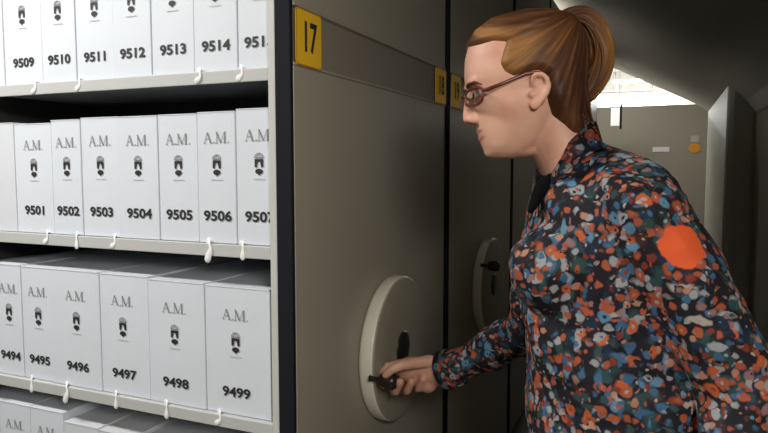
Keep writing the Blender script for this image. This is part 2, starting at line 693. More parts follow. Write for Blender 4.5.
def number_sign(parent, y, n, name='number_sign'):
    bm = bmesh.new()
    w, h = .053, .057
    pts = []
    for cx, cz, a0 in ((w - .009, h - .009, 0), (-w + .009, h - .009, 90), (-w + .009, -h + .009, 180), (w - .009, -h + .009, 270)):
        for k in range(5):
            a = radians(a0 + k * 22.5)
            pts.append((cx + .009 * cos(a), cz + .009 * sin(a)))
    a = [bm.verts.new((0, p, q)) for p, q in pts]
    b = [bm.verts.new((.0025, p, q)) for p, q in pts]
    c = [bm.verts.new((.0025, p * .945, q * .95)) for p, q in pts]
    N = len(pts)
    bm.faces.new(a[::-1])
    for i in range(N):
        bm.faces.new((a[i], a[(i + 1) % N], b[(i + 1) % N], b[i]))
        f = bm.faces.new((b[i], b[(i + 1) % N], c[(i + 1) % N], c[i]))
        f.material_index = 1
    bm.faces.new(c)
    s = obj(name, bm, [M['yellow'], M['yellow_edge']], parent, (.0045, y, 1.662))
    me = text_mesh(n, .075, .0012, .0004, .82)
    me.transform(Matrix.Rotation(pi / 2, 4, 'Z'))
    me.materials.append(M['ink'])
    link('number', me, s, (.0032, 0, .0)).scale = (1, 1, 1.15)
    return s


def make_unit(first):
    u = empty('mobile_shelving_unit', (0, 0, 0))
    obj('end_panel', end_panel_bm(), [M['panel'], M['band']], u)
    bx('base_plinth', -UL, -.004, .02, UW - .02, .02, .06, M['panel'], u)
    bx('end_panel', -UL, -UL + .02, 0, UW, .06, UH, M['panel'], u)
    bx('roof_sheet', -UL + .02, -.022, 0, UW, UH - .02, UH, M['shelf'], u)
    bx('divider', -UL + .02, -.022, UW / 2 - .004, UW / 2 + .004, .06, UH - .02, M['inner'], u)
    for y0, y1, sg in ((-.012, 0, 1), (UW, UW + .012, -1)):
        bx('rubber_seal', -.0355, .0012, y0, y1, .04, UH, M['rubber'], u, .002)
    for (ya, yb) in ((-.004, .010), (UW - .010, UW + .004)):
        for x0 in (-.057, -1.075):
            bx('upright_post', x0, x0 + (.022 if x0 > -1 else .03), ya, yb, .06, UH - .02, M['post'], u, .002)
    for side in (0, 1):
        if not first and side == 0:
            pass
        for z in LIPS:
            bm = bmesh.new()
            if side == 0:
                box(bm, -UL + .02, -.0575, -.002, .004, z - LIPH, z, .0015)
                box(bm, -UL + .02, -.034, .004, UW / 2 - .004, z - .003, z - .0005)
            else:
                box(bm, -UL + .02, -.0575, UW - .004, UW + .002, z - LIPH, z, .0015)
                box(bm, -UL + .02, -.034, UW / 2 + .004, UW - .004, z - .003, z - .0005)
            obj('shelf', bm, M['shelf'], u)
    # inner side sheets that close the bay
    bx('side_sheet', -.034, -.0225, .002, UW - .002, .06, UH - .02, M['inner'], u)
    bx('side_sheet', -1.07, -1.05, .012, UW - .012, .06, UH - .02, M['inner'], u)
    return u


def copy_tree(o, parent=None):
    c = o.copy()
    COL.objects.link(c)
    c.parent = parent
    for ch in list(o.children):
        copy_tree(ch, c)
    return c


u0 = make_unit(True)
tag(u0, 'nearest taupe shelving unit, yellow 17 sign, white archive boxes on its open face', 'shelving unit', 'mobile shelving units of the row')
proto_copy = [copy_tree(u0) for _ in range(5)]
KN = onX(390, 381, .094)
handwheel(u0, 0, (KN.y - WC[1], KN.z - WC[2]))

number_sign(u0, .0555, '17')
number_sign(u0, UW - .062, '18')
ulabels = ['second taupe mobile shelving unit from the camera, cream handwheel beside the woman\'s elbow',
           'third taupe mobile shelving unit, its end panel behind the woman\'s face and chest',
           'fourth taupe mobile shelving unit, mostly hidden behind the woman\'s hair and shoulder',
           'fifth taupe mobile shelving unit, hidden behind the woman\'s back',
           'last taupe mobile shelving unit of the row, nearest the bright room']
for i, c in enumerate(proto_copy):
    c.location = (0, PITCH * (i + 1), 0)
    tag(c, ulabels[i], 'shelving unit', 'mobile shelving units of the row')
    K2 = onX(493.5, 266, .09)
    handwheel(c, radians(250 + 40 * i), (K2.y - PITCH - WC[1], K2.z - WC[2]) if i == 0 else None)
    number_sign(c, .0555, str(19 + 2 * i))
    number_sign(c, UW - .062, str(20 + 2 * i))

# floor rails the units run on
for i, x in enumerate((-.35, -1.75)):
    struct(bx('trim_%d' % (i + 2), x - .02, x + .02, -.6, PITCH * 6, 0, .019, M['metal']))

# ------------------------------------------------------------------ archive boxes
BY = .008          # front of the boxes
BD = .36


def stroke_quad(bm, x0, z0, x1, z1, w, y=0.):
    d = Vector((x1 - x0, z1 - z0)).normalized()
    n = Vector((-d.y, d.x)) * w / 2
    vs = [bm.verts.new((x0 + n.x, y, z0 + n.y)), bm.verts.new((x1 + n.x, y, z1 + n.y)), bm.verts.new((x1 - n.x, y, z1 - n.y)), bm.verts.new((x0 - n.x, y, z0 - n.y))]
    bm.faces.new(vs)


def lettering_mesh():
    bm = bmesh.new()
    h = .0115
    # A (serif)
    stroke_quad(bm, -.032, -h, -.0235, h, .0016)
    stroke_quad(bm, -.0235, h, -.0145, -h, .0036)
    stroke_quad(bm, -.0285, -.003, -.018, -.003, .0013)
    stroke_quad(bm, -.035, -h, -.0285, -h, .0012)
    stroke_quad(bm, -.0185, -h, -.0105, -h, .0012)
    # dot
    stroke_quad(bm, -.0075, -h + .001, -.0045, -h + .001, .003)
    # M
    stroke_quad(bm, .001, -h, .001, h, .0016)
    stroke_quad(bm, .001, h, .0115, -h, .0036)
    stroke_quad(bm, .0115, -h, .021, h, .0014)
    stroke_quad(bm, .022, -h, .022, h, .0036)
    stroke_quad(bm, -.002, -h, .0042, -h, .0012)
    stroke_quad(bm, -.002, h, .0025, h, .0012)
    stroke_quad(bm, .018, -h, .0265, -h, .0012)
    stroke_quad(bm, .021, h, .0255, h, .0012)
    stroke_quad(bm, .030, -h + .001, .033, -h + .001, .003)
    # thin rule joining the initials
    stroke_quad(bm, -.010, -h, .0, -h, .0006)
    me = bpy.data.meshes.new('lettering')
    bm.to_mesh(me)
    bm.free()
    me.materials.append(M['ink_grey'])
    return me


def emblem_mesh():
    bm = bmesh.new()

    def poly(pts, mi):
        f = bm.faces.new([bm.verts.new((x, 0, z)) for x, z in pts])
        f.material_index = mi
    # crown: grey arcs
    for r0, r1, zz in ((.0100, .0078, .012), (.0060, .0042, .012)):
        N = 10
        for k in range(N):
            a, b = pi * k / N, pi * (k + 1) / N
            poly([(r0 * cos(a), zz + r0 * .85 * sin(a)), (r0 * cos(b), zz + r0 * .85 * sin(b)), (r1 * cos(b), zz + r1 * .85 * sin(b)), (r1 * cos(a), zz + r1 * .85 * sin(a))], 1)
    poly([(-.010, .0105), (.010, .0105), (.010, .0125), (-.010, .0125)], 1)
    # shield: dark body with a notch
    poly([(-.0095, .009), (.0095, .009), (.0095, .004), (-.0095, .004)], 0)
    poly([(-.0095, .004), (-.002, .004), (-.0035, -.001), (-.0050, -.007), (-.0095, -.005)], 0)
    poly([(.002, .004), (.0095, .004), (.0095, -.005), (.0050, -.007), (.0035, -.001)], 0)
    poly([(.0085 * cos(2 * pi * k / 16), -.0135 + .0052 * sin(2 * pi * k / 16)) for k in range(16)], 0)
    poly([(-.003, -.018), (.003, -.018), (0, -.0215)], 0)
    # faint caption line
    for k in range(6):
        x = -.013 + k * .0046
        poly([(x, -.0285), (x + .0034, -.0285), (x + .0034, -.0262), (x, -.0262)], 2)
    bmesh.ops.recalc_face_normals(bm, faces=bm.faces)
    me = bpy.data.meshes.new('emblem')
    bm.to_mesh(me)
    bm.free()
    for k in ('ink', 'ink_grey', 'ink_faint'):
        me.materials.append(M[k])
    return me


LET, EMB = lettering_mesh(), emblem_mesh()


def carton_bm(w, h, lid=True):
    bm = bmesh.new()
    box(bm, 0, w, 0, BD, 0, h, .0018)
    # top flap, a thin folded sheet that stands a touch proud
    box(bm, .001, w - .001, -.0012, BD - .002, h - .0005, h + .0018, .0005)
    return bm


def ribbon(parent, x, kind):
    bm = bmesh.new()
    L = [.026, .034, .020][kind % 3]
    t = .0105 if kind % 2 else .0080
    pts = [Vector((x - .012, -.002, .002)), Vector((x - .004, -.006, .004)), Vector((x + .001, -.0125, .0)), Vector((x + .002 + .003 * (kind % 2), -.0135, -.012)), Vector((x + .001 - .004 * (kind % 3), -.0135, -L))]
    pp = smooth_path(pts, 4)
    tube(bm, pp, [t * (.55 + .25 * sin(i * .5)) for i in range(len(pp))], 8, flat=.35, side=Vector((0, 1, 0)))
    obj('pull_ribbon', bm, M['tape'], parent, smooth=True)


def archive_box(px0, px1, row, num, h, dy=0., label=None, plain=False, rib=None, skew=0., toff=0.):
    zb = LIPS[row] + .0005
    w = px1 - px0 - .0016
    o = obj('archive_box', carton_bm(w, h), M['carton_plain'] if plain else M['carton'], None, (px0 + .0008, BY + dy, zb))
    rowname = {4: 'upper', 3: 'second', 2: 'third', 1: 'lowest'}[row]
    tag(o, label, 'box', 'white archive boxes on the %s shelf' % rowname)
    if num:
        cx = w / 2 + toff
        me = text_mesh(num, .0300, .0009, .0002, 1.24)
        me.materials.append(M['ink'])
        link('printed_number', me, o, (cx, -.0014, h * {3: .208, 2: .178, 4: .188, 1: .2}[row]))
    if not plain:
        cx = w / 2 + toff
        link('printed_initials', LET, o, (cx, -.0014, h * (.81 if row != 2 else .79)))
        link('printed_emblem', EMB, o, (cx, -.0014, h * (.60 if row != 2 else .572))).scale = (1.15, 1, 1.15)
    if rib is not None:
        ribbon(o, w * rib[0], rib[1])
    return o


def xb(px, py):
    return onY(px, py, BY).x


SH = {4: 'top shelf in view', 3: 'second shelf in view', 2: 'third shelf in view', 1: 'lowest shelf in view'}
lst = {4: ([3, 41, 75, 113, 151, 193.5, 237], [9509, 9510, 9511, 9512, 9513, 9514, 9515], 40),
       3: ([16, 53, 82, 119, 159, 198, 236], [9501, 9502, 9503, 9504, 9505, 9506, 9507], 200),
       2: ([0, 23, 52, 101, 149, 205], [9494, 9495, 9496, 9497, 9498, 9499], 350)}
ribs = {9509: (.9, 2), 9511: (.15, 2), 9514: (.2, 2), 9515: (.15, 2),
        9501: (.9, 2), 9502: (.9, 0), 9503: (.93, 2), 9506: (.35, 1), 9507: (.18, 0),
        9494: (.12, 1), 9495: (.35, 0), 9496: (.35, 1), 9497: (.35, 0), 9498: (.35, 0), 9499: (.25, 2)}
for row, (edges, nums, py) in lst.items():
    X = [xb(e, py) for e in edges]
    if row == 2:
        X[0] = X[1] - .105
        X.append(onY(270, py, BY).x)
    else:
        X.append(-.036)
    for i, n in enumerate(nums):
        h = [.281, .279, .283, .280, .278, .282, .284][(n * 3) % 7]
        if row == 3:
            h = [.272, .278, .281, .280, .281, .283, .287][i]
        if row == 2:
            h = [.292, .290, .291, .290, .286, .284][i]
        archive_box(X[i], X[i + 1], row, str(n), h, dy=[0, .002, .001, .003][n % 4],
                    label='white archive box numbered %d on the %s' % (n, SH[row]), rib=ribs.get(n),
                    toff=(.006 if i < 3 else -.004) if row == 2 else .002)
    # a few more towards the left end of the bay
    x = X[0]
    k = 0
    while x - .105 > -1.045:
        w = .112 if x - .112 > -1.045 else .105
        if row == 3 and k == 0:
            archive_box(x - w, x, row, None, .276, plain=True, label='unmarked white archive box to the left of box 9501, second shelf', dy=.001)
        else:
            n = nums[0] - 1 - k + (1 if row == 3 else 0)
            archive_box(x - w, x, row, str(n), .28, label='white archive box numbered %d on the %s, at its left end' % (n, SH[row]), rib=None)
        x -= w
        k += 1
# lowest row in view: only its tops show
X4 = [xb(e, 412) for e in (-24, 0.5, 30, 63, 98)]
w = .112
X4 = [X4[2] - .118, X4[2], X4[3], X4[4]]
bl = ['white archive box under 9494, only its top and initials in view', 'white archive box under 9495, only its top and initials in view',
      'white archive box under 9496, shorter, only its top edge in view', 'white archive box under the left of 9497, only its top edge in view']
archive_box(X4[0], X4[1], 1, None, .293, label=bl[0], toff=.0)
archive_box(X4[1], X4[2], 1, None, .293, label=bl[1], toff=.0)
archive_box(X4[2], X4[3], 1, None, .272, plain=True, label=bl[2])
x = X4[3]
k = 0
names = [bl[3], 'white archive box under 9498, hardly in view at the bottom of the picture', 'white archive box under 9499, low in the shelf', 'white archive box low in the shelf beside the upright post', 'extra low white archive box']
while x + .11 < -.03:
    archive_box(x, x + .116, 1, None, [.270, .262, .27, .265, .27][k], plain=True, label=names[k])
    x += .118
    k += 1
archive_box(X4[0] - .118, X4[0], 1, None, .29, label='white archive box at the left end of the lowest shelf in view')

# ------------------------------------------------------------------ far unit and small things beyond the passage
YF = 8.85
e = empty('shelving_end', (.3, YF, 0))
zt = onY(650, 105.5, YF).z
xl = onY(588, 150, YF).x
tag(e, 'distant taupe shelving unit facing the passage, bright lights above it', 'shelving unit')
bx('body', -1.2, 1.9, 0, .9, .05, zt, M['panel'], e, .01)
bx('plinth', -1.15, 1.85, .03, .87, 0, .05, M['rubber'], e)
p = onY(661, 149.5, YF)
bx('label_holder', p.x - .3 - .11, p.x - .3 + .11, -.012, 0, p.z - .035, p.z + .035, M['white'], e, .004)
p = onY(694.5, 148, YF)
t = empty('door_tag', (p.x, YF - .001, p.z))
bm = bmesh.new()
pts = [(.075 * cos(2 * pi * k / 8 + pi / 8), .072 * sin(2 * pi * k / 8 + pi / 8)) for k in range(8)]
prism_xz(bm, pts, -.014, 0)
obj('tag_plate', bm, M['orange'], t)
bx('paper_slip', -.05, .05, -.012, 0, .078, .17, M['jamb'], t)
tag(t, 'small orange tag under a pale slip on the distant shelving unit', 'sign')

p0, p1 = onY(611, 108, 8.2), onY(620.5, 126, 8.2)
hs = empty('hanging_sign', ((p0.x + p1.x) / 2, 8.2, p1.z))
hw = (p1.x - p0.x) / 2
bx('sign_plate', -hw, hw * .8, -.01, .01, 0, p0.z - p1.z, M['white'], hs, .004)
bx('side_bracket', hw * .8, hw * 1.25, -.02, .02, -.04, p0.z - p1.z + .05, M['rubber'], hs, .003)
for sx in (-.6, .6):
    bm = bmesh.new()
    tube(bm, [(sx * hw, 0, p0.z - p1.z), (sx * hw, 0, 3.3 - p1.z)], .004, 6)
    obj('hanging_wire', bm, M['metal'], hs)
tag(hs, 'small white sign plate with dark bracket hanging before the distant unit', 'sign')

# ------------------------------------------------------------------ the woman
HD = 1.10
# skull slices: py, front px, back px, half width
SK = [(18, 508, 546, .026), (24, 492, 562, .046), (33, 477, 572, .063), (45, 468.5, 577, .071), (60, 465, 579, .0745), (75, 464.5, 577, .075),
      (84, 465.5, 574, .0745), (90, 468.5, 571, .072), (97, 471.5, 566, .069), (108, 473.5, 560, .067), (117, 475, 556, .064), (125, 476.5, 551, .060),
      (133, 478.5, 546, .055), (141, 481, 540, .049), (148, 483.5, 533, .042), (154, 487.5, 525, .033), (158.5, 494, 515, .020)]


def sk_at(py):
    if py <= SK[0][0]:
        return SK[0][1:]
    for a, b in zip(SK, SK[1:]):
        if a[0] <= py <= b[0]:
            t = (py - a[0]) / (b[0] - a[0])
            return tuple(a[i] + (b[i] - a[i]) * t for i in (1, 2, 3))
    return SK[-1][1:]


def H(px, py, w=0.):
    """a point of the head: w metres from the middle plane, positive on the near side"""
    return P(px, py, HD) - VF * w


def E(px, py, w):
    """a paired feature of the head, measured where its near copy is seen"""
    k = (HD - abs(w)) / HD
    return H(384 + (px - 384) * k, 216.5 + (py - 216.5) * k, w)


def head_ring(py, grow=0., n=48):
    f, b, hw = sk_at(py)
    c, a = (f + b) / 2, (b - f) / 2
    out = []
    for i in range(n):
        t = 2 * pi * i / n
        ct, st = cos(t), sin(t)
        # narrower at the front (t = pi), fuller behind
        k = 1 - .16 * max(0, -ct) ** 1.2
        x = c + (a + grow) * math.copysign(abs(ct) ** .9, ct)
        w = (hw + grow / 593) * math.copysign(abs(st) ** .82, st) * k
        out.append((x, w))
    return out


def body_mesh():
    bm = bmesh.new()
    ys = lerp_list([s[0] for s in SK], 2)
    skin_rings(bm, [[H(x, y, w) for x, w in head_ring(y)] for y in ys])

    def b(px, py, w, ru, rv, rw):
        ball(bm, H(px, py, w), ru, rv, rw)
    # nose
    tube(bm, [H(470, 93), H(468.5, 105), H(468, 117)], [.0065, .0082, .0095], 12)
    b(467.6, 119.5, 0, .0085, .0072, .0090)
    b(473, 110, 0, .012, .022, .0125)
    b(475, 119, 0, .012, .010, .014)
    for s in (-1, 1):
        b(472, 121, s * .0115, .0095, .0068, .0065)
        b(470, 86, s * .022, .0085, .006, .021)
        b(475.5, 95.3, s * .032, .0110, .0062, .0145)
        b(476.2, 102.0, s * .032, .0100, .0042, .0135)
    b(480, 131.5, 0, .0070, .0045, .020)
    b(482, 138.5, 0, .0075, .0050, .018)
    b(492.5, 151, 0, .0150, .0125, .019)
    b(487, 143, 0, .010, .012, .02)
    # ears
    for s in (-1, 1):
        o = .0745
        pth = smooth_path([E(532, 84, s * o), E(533, 77, s * (o + .006)), E(540, 73.5, s * (o + .010)), E(547.5, 79, s * (o + .012)), E(548, 90, s * (o + .009)), E(541, 101, s * (o + .004)), E(535, 108, s * o), E(532, 104, s * (o - .002))], 4)
        tube(bm, pth, .0046, 8)
        ball(bm, E(540, 91, s * (o - .003)), .011, .024, .009)
        ball(bm, E(536, 104, s * o), .0075, .0085, .005)
        ball(bm, E(531, 94, s * (o - .001)), .004, .006, .004)
    # neck
    tube(bm, [H(548, 105), H(556, 135), H(572, 165), H(585, 195)], [.050, .050, .054, .064], 24)
    b(520, 150, 0, .028, .014, .030)
    # trunk and limbs (mostly under the clothes)
    t = [(598, 215, .085, .13), (605, 260, .10, .125), (612, 310, .10, .12), (625, 370, .10, .12), (640, 440, .125, .15), (648, 500, .13, .16), (650, 540, .10, .15)]
    skin_rings(bm, [ring_pts(P(x, y, 1.12), VR, HF, a, c, 28) for x, y, a, c in t])
    tube(bm, [P(640, 212, .99), P(592, 200, 1.12), P(575, 208, 1.24)], [.045, .05, .045], 14)
    # near arm, hanging back
    tube(bm, [P(642, 218, .98), P(744, 388, .93)], [.044, .036], 14)
    tube(bm, [P(744, 388, .93), P(733, 560, .86)], [.034, .022], 14)
    hand_relaxed(bm, P(733, 560, .86), (P(733, 560, .86) - P(744, 388, .93)).normalized())
    # far arm, reaching to the crank
    tube(bm, [P(572, 208, 1.25), P(532, 326, 1.41)], [.044, .036], 14)
    tube(bm, [P(532, 326, 1.41), P(500, 345, 1.47), P(470, 360.5, 1.525), P(450, 369, 1.565), P(425, 373, 1.60)], [.032, .028, .024, .025, .026], 14)
    hand_grip(bm)
    # legs
    for d, dx in ((1.03, 6), (1.23, -14)):
        hip = P(648 + dx, 520, d)
        foot = Vector((hip.x + .03, hip.y + .02, .09))
        knee = (hip + foot) / 2 + Vector((-.05, -.01, .02))
        tube(bm, [hip, knee, foot], [.085, .055, .036], 18)
        tube(bm, [foot + Vector((.02, 0, -.045)), foot + Vector((-.15, -.06, -.062))], [.032, .022], 12)
    return remesh(bm, .0028, 9, .5)


def finger(bm, pts, r0, r1):
    tube(bm, pts, [r0 + (r1 - r0) * i / (len(pts) - 1) for i in range(len(pts))], 10)


def hand_relaxed(bm, wpos, d):
    side = HF
    fw = d.cross(side).normalized()
    tube(bm, [wpos, wpos + d * .045, wpos + d * .085], [.024, .034, .036], 14, flat=.42, side=fw)
    for k, (o, ln) in enumerate(((-.027, .066), (-.009, .076), (.009, .070), (.026, .056))):
        b0 = wpos + d * .085 + side * o
        finger(bm, [b0, b0 + d * ln * .45 + fw * .006, b0 + d * ln * .78 + fw * .018, b0 + d * ln * .95 + fw * .032], .0088, .007)
    b0 = wpos + d * .03 + side * (-.028)
    finger(bm, [b0, b0 + d * .03 - side * .018 + fw * .01, b0 + d * .06 - side * .022 + fw * .018], .011, .008)


def hand_grip(bm):
    """right fist closed on the crank knob: index and thumb over the top, fingers curled beneath it"""
    tube(bm, [P(446, 371, 1.575), P(434, 373, 1.60)], [.029, .033], 16)
    tube(bm, [P(435, 372, 1.60), P(421, 372, 1.615), P(410, 370, 1.63)], [.036, .037, .034], 16, flat=.85, side=VR)
    # thumb along the top on the near side, index finger over the top beyond it
    finger(bm, [P(430, 361, 1.575), P(414, 363, 1.56), P(401, 365, 1.54), P(392, 369, 1.535), P(386, 374.5, 1.54)], .0155, .0105)
    finger(bm, [P(422, 366, 1.65), P(402, 363, 1.665), P(387, 366, 1.665), P(381, 375, 1.66), P(384, 386, 1.65)], .0120, .0095)
    # three fingers curled under the knob, tips towards the camera
    for i, (px, py) in enumerate(((396, 391), (407.5, 390.5), (419, 388))):
        finger(bm, [P(px + 3, 374, 1.68), P(px - 2, 386, 1.68), P(px - 2, py + .5, 1.645), P(px, py, 1.60), P(px + 4, py - 9, 1.577)], .0125 - .0004 * i, .0108 - .0005 * i)
    ball(bm, P(428, 382, 1.60), .024, .027, .024)


person = empty('person', (P(650, 520, 1.12).x, P(650, 520, 1.12).y, 0))
PO = Vector(person.location)
tag(person, 'woman with auburn ponytail and glasses in dark floral blouse turning the handwheel crank', 'person')


def attach(name, me, mats, parent=None):
    me.materials.clear()
    for m in mats:
        me.materials.append(m)
    me.transform(Matrix.Translation(-PO))
    return link(name, me, parent or person)


M['skin'] = skin_mat()
M['lips'] = nmat('lips', (.45, .15, .12), .4)
M['eyewhite'] = nmat('eye_white', (.7, .68, .64), .25)
M['iris'] = nmat('iris', (.03, .04, .03), .2)
M['hair'] = hair_mat()
M['frame'] = nmat('tortoise_frame', (.11, .022, .012), .3, var=.4, vscale=60)
M['lens'] = nmat('lens_glass', (.9, .9, .9), .05)
M['lens'].node_tree.nodes['Principled BSDF'].inputs['Transmission Weight'].default_value = 1
M['lens'].node_tree.nodes['Principled BSDF'].inputs['IOR'].default_value = 1.15
M['trouser'] = nmat('dark_trouser', (.012, .013, .018), .8, bump=.2, bscale=80)
M['facing'] = nmat('black_facing', (.004, .004, .005), .9, spec=.1)
M['shoe'] = nmat('black_shoe', (.02, .018, .016), .4)

bmme = body_mesh()
body = attach('body', bmme, [M['skin']])
lip = bmme.attributes.new('lip', 'FLOAT', 'POINT')
for k_, v_ in enumerate(bmme.vertices):
    c = v_.co + PO
    val = 0.
    for q, r in ((H(478.5, 131.8), .0042), (H(480.5, 138.3), .0046)):
        dv = c - q
        e_ = sqrt((dv.dot(VU) / r) ** 2 + (dv.dot(VF) / .021) ** 2 + (dv.dot(VR) / .012) ** 2)
        val = max(val, min(1, max(0, (1.25 - e_) * 2.5)))
    if val:
        lip.data[k_].value = val


def attach_bm(name, bm, mat, parent=None, smooth=True):
    bmesh.ops.recalc_face_normals(bm, faces=bm.faces)
    me = bpy.data.meshes.new(name)
    bm.to_mesh(me)
    bm.free()
    if smooth:
        for p_ in me.polygons:
            p_.use_smooth = True
    return attach(name, me, [mat], parent)


# eyes
for s in (-1, 1):
    bm = bmesh.new()
    ball(bm, H(476.5, 99.3, s * .032), .0100, .0080, .011)
    ey = attach_bm('eye', bm, M['eyewhite'])
    bm = bmesh.new()
    ball(bm, H(471.2, 99.8, s * .032), .0020, .0046, .0050)
    attach_bm('iris', bm, M['iris'], ey)

# eyebrows
for s in (-1, 1):
    bm = bmesh.new()
    tube(bm, smooth_path([H(467.0, 89.5, s * .012), H(466.3, 88, s * .025), H(471.0, 87.5, s * .042), H(477, 91, s * .054)], 4), [.0022, .0026, .003, .003, .003, .003, .003, .0028, .0025, .002, .0016, .0012, .001], 8, flat=1.)
    attach_bm('eyebrow', bm, M['hair'])

# glasses
bm = bmesh.new()
for s in (-1, 1):
    a = H(464.5, 98.0, s * .010)
    bq = E(483.0, 92.0, s * .067)
    ax = (bq - a)
    c = (a + bq) / 2 + VU * (-.004)
    u = ax.normalized()
    v = (VU - u * VU.dot(u)).normalized()
    loop = ring_pts(c, u, v, ax.length / 2 * .98, .0135, 28, 3.)
    tube(bm, loop + [loop[0], loop[1]], .0023, 8)
    tube(bm, [bq + VU * .004, E(486, 90, s * .073), E(505, 82.5, s * .0765), E(526, 73.5, s * .080), E(540, 72, s * .081), E(549, 80, s * .080)], [.0030, .0034, .0028, .0026, .0022, .002], 8)
tube(bm, smooth_path([H(464.5, 98, -.012), H(462.6, 96.5, 0), H(464.5, 98, .012)], 3), .0024, 8)
gl = attach_bm('eyeglasses', bm, M['frame'])
for s in (-1, 1):
    a = H(464.5, 98.0, s * .010)
    bq = E(483.0, 92.0, s * .067)
    ax = (bq - a)
    c = (a + bq) / 2 + VU * (-.004)
    u = ax.normalized()
    v = (VU - u * VU.dot(u)).normalized()
    n = u.cross(v)
    bm = bmesh.new()
    skin_rings(bm, [ring_pts(c + n * .0006, u, v, ax.length / 2 * .97, .0132, 28, 3.), ring_pts(c - n * .0006, u, v, ax.length / 2 * .97, .0132, 28, 3.)])
    attach_bm('lens', bm, M['lens'], gl, smooth=False)

# ---- hair: a cap that follows the skull and dives under the skin at the hairline
HL = [(440, 51), (464, 50.5), (480, 45), (491, 41), (504, 41), (500, 52), (497, 62), (502, 72), (513, 77), (530, 71), (541, 68), (550, 74), (552, 90), (553, 101), (561, 114), (568, 124), (576, 145), (580, 180)]
FACEPOLY = HL + [(440, 190)]


def inside(x, y, poly):
    r = False
    for i in range(len(poly)):
        x1, y1 = poly[i]
        x2, y2 = poly[i - 1]
        if (y1 > y) != (y2 > y) and x < (x2 - x1) * (y - y1) / (y2 - y1) + x1:
            r = not r
    return r


def hl_dist(x, y):
    best = 1e9
    for (x1, y1), (x2, y2) in zip(HL, HL[1:]):
        dx, dy = x2 - x1, y2 - y1
        t = max(0, min(1, ((x - x1) * dx + (y - y1) * dy) / (dx * dx + dy * dy)))
        best = min(best, sqrt((x - x1 - t * dx) ** 2 + (y - y1 - t * dy) ** 2))
    return -best if inside(x, y, FACEPOLY) else best


def smst(t):
    t = max(0, min(1, t))
    return t * t * (3 - 2 * t)


# hair outline slices (py, front, back, half width)
HSK = [(12.5, 522, 552, .020), (15.5, 505, 563, .040), (21, 488, 574, .058), (32, 474, 581, .074), (44, 466, 585, .081), (58, 463, 587, .084), (75, 464, 586, .085), (90, 468, 584, .083),
       (103, 490, 582, .078), (116, 505, 580, .068), (130, 515, 583, .060), (142, 530, 584, .050)]


def hsk_at(py):
    for a, b in zip(HSK, HSK[1:]):
        if a[0] <= py <= b[0]:
            t = (py - a[0]) / (b[0] - a[0])
            return tuple(a[i] + (b[i] - a[i]) * t for i in (1, 2, 3))
    return HSK[0][1:] if py < HSK[0][0] else HSK[-1][1:]


bm = bmesh.new()
NR = 120
rings = []
for y in lerp_list([h[0] for h in HSK], 8):
    f, b_, hw = hsk_at(y)
    c, a = (f + b_) / 2, (b_ - f) / 2
    ring = []
    for i in range(NR):
        t = 2 * pi * i / NR
        ct, st = cos(t), sin(t)
        k = 1 - .16 * max(0, -ct) ** 1.2
        x = c + a * math.copysign(abs(ct) ** .9, ct)
        w = hw * math.copysign(abs(st) ** .82, st) * k
        kk = HD / (HD - abs(w))
        d = hl_dist(384 + (x - 384) * kk, 216.5 + (y - 216.5) * kk)
        g = smst((d + 8) / 16.)
        # combed grooves running towards the ponytail
        ang = atan2(y - 30, x - 575)
        gro = .0012 * sin(ang * 46 + 2 * sin(x * .05)) * smst(d / 10)
        sx = c + (a - 11) * math.copysign(abs(ct) ** .9, ct)
        sw = (hw - .020) * math.copysign(abs(st) ** .82, st) * k
        xx, ww = sx + (x - sx) * g, sw + (w - sw) * g
        ww += gro * (1 if st > 0 else -1) * abs(st)
        ring.append(H(xx, y, ww))
    rings.append(ring)
skin_rings(bm, rings)
comb = []
for y in lerp_list([h[0] for h in HSK], 8):
    f, b_, hw = hsk_at(y)
    for i in range(NR):
        t = 2 * pi * i / NR
        x = (f + b_) / 2 + (b_ - f) / 2 * math.copysign(abs(cos(t)) ** .9, cos(t))
        zz = sin(t) * 60
        ww_ = hw * abs(sin(t)) ** .82
        kk = HD / (HD - ww_)
        xi, yi = 384 + (x - 384) * kk, 216.5 + (y - 216.5) * kk
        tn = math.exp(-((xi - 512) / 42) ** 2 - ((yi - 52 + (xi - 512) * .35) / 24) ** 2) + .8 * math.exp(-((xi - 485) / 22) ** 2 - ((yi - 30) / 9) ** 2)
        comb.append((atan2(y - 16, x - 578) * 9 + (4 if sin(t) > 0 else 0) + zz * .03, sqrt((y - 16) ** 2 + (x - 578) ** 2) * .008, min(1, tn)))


def set_comb(o, vals):
    at = o.data.attributes.new('comb', 'FLOAT_VECTOR', 'POINT')
    for k_, v_ in enumerate(vals):
        at.data[k_].vector = v_


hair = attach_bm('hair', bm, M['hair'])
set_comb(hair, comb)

# ponytail folded into a loop
bm = bmesh.new()
pp = smooth_path([H(560, 30), H(568, 22), H(580, 19.5), H(592, 28), (H(600, 44)), H(601.5, 60), H(597, 76), H(588, 92), H(577, 104)], 5)
tube(bm, pp, [r * 1.0 for r in lerp_list([.016, .019, .020, .0215, .0215, .0205, .0205, .017, .008], 5)], 20, flat=1.25, side=VF)
rnd = random.Random(3)
for k in range(46):
    a = rnd.uniform(0, 2 * pi)
    ro = rnd.uniform(.75, 1.02)
    pts = []
    rr = lerp_list([.016, .019, .020, .0215, .0215, .0205, .0205, .017, .008], 5)
    for i, q in enumerate(pp):
        dd = (pp[min(i + 1, len(pp) - 1)] - pp[max(i - 1, 0)]).normalized()
        u = VF
        v = dd.cross(u).normalized()
        aa = a + .5 * sin(i * .08 + k)
        pts.append(q + u * (cos(aa) * rr[i] * 1.25 * ro) + v * (sin(aa) * rr[i] * ro))
    pts = pts[1:len(pts) - rnd.randint(0, 6)]
    tube(bm, pts, [.0032 * (1 - .7 * i / len(pts)) + .0006 for i in range(len(pts))], 6)
bm.verts.ensure_lookup_table()
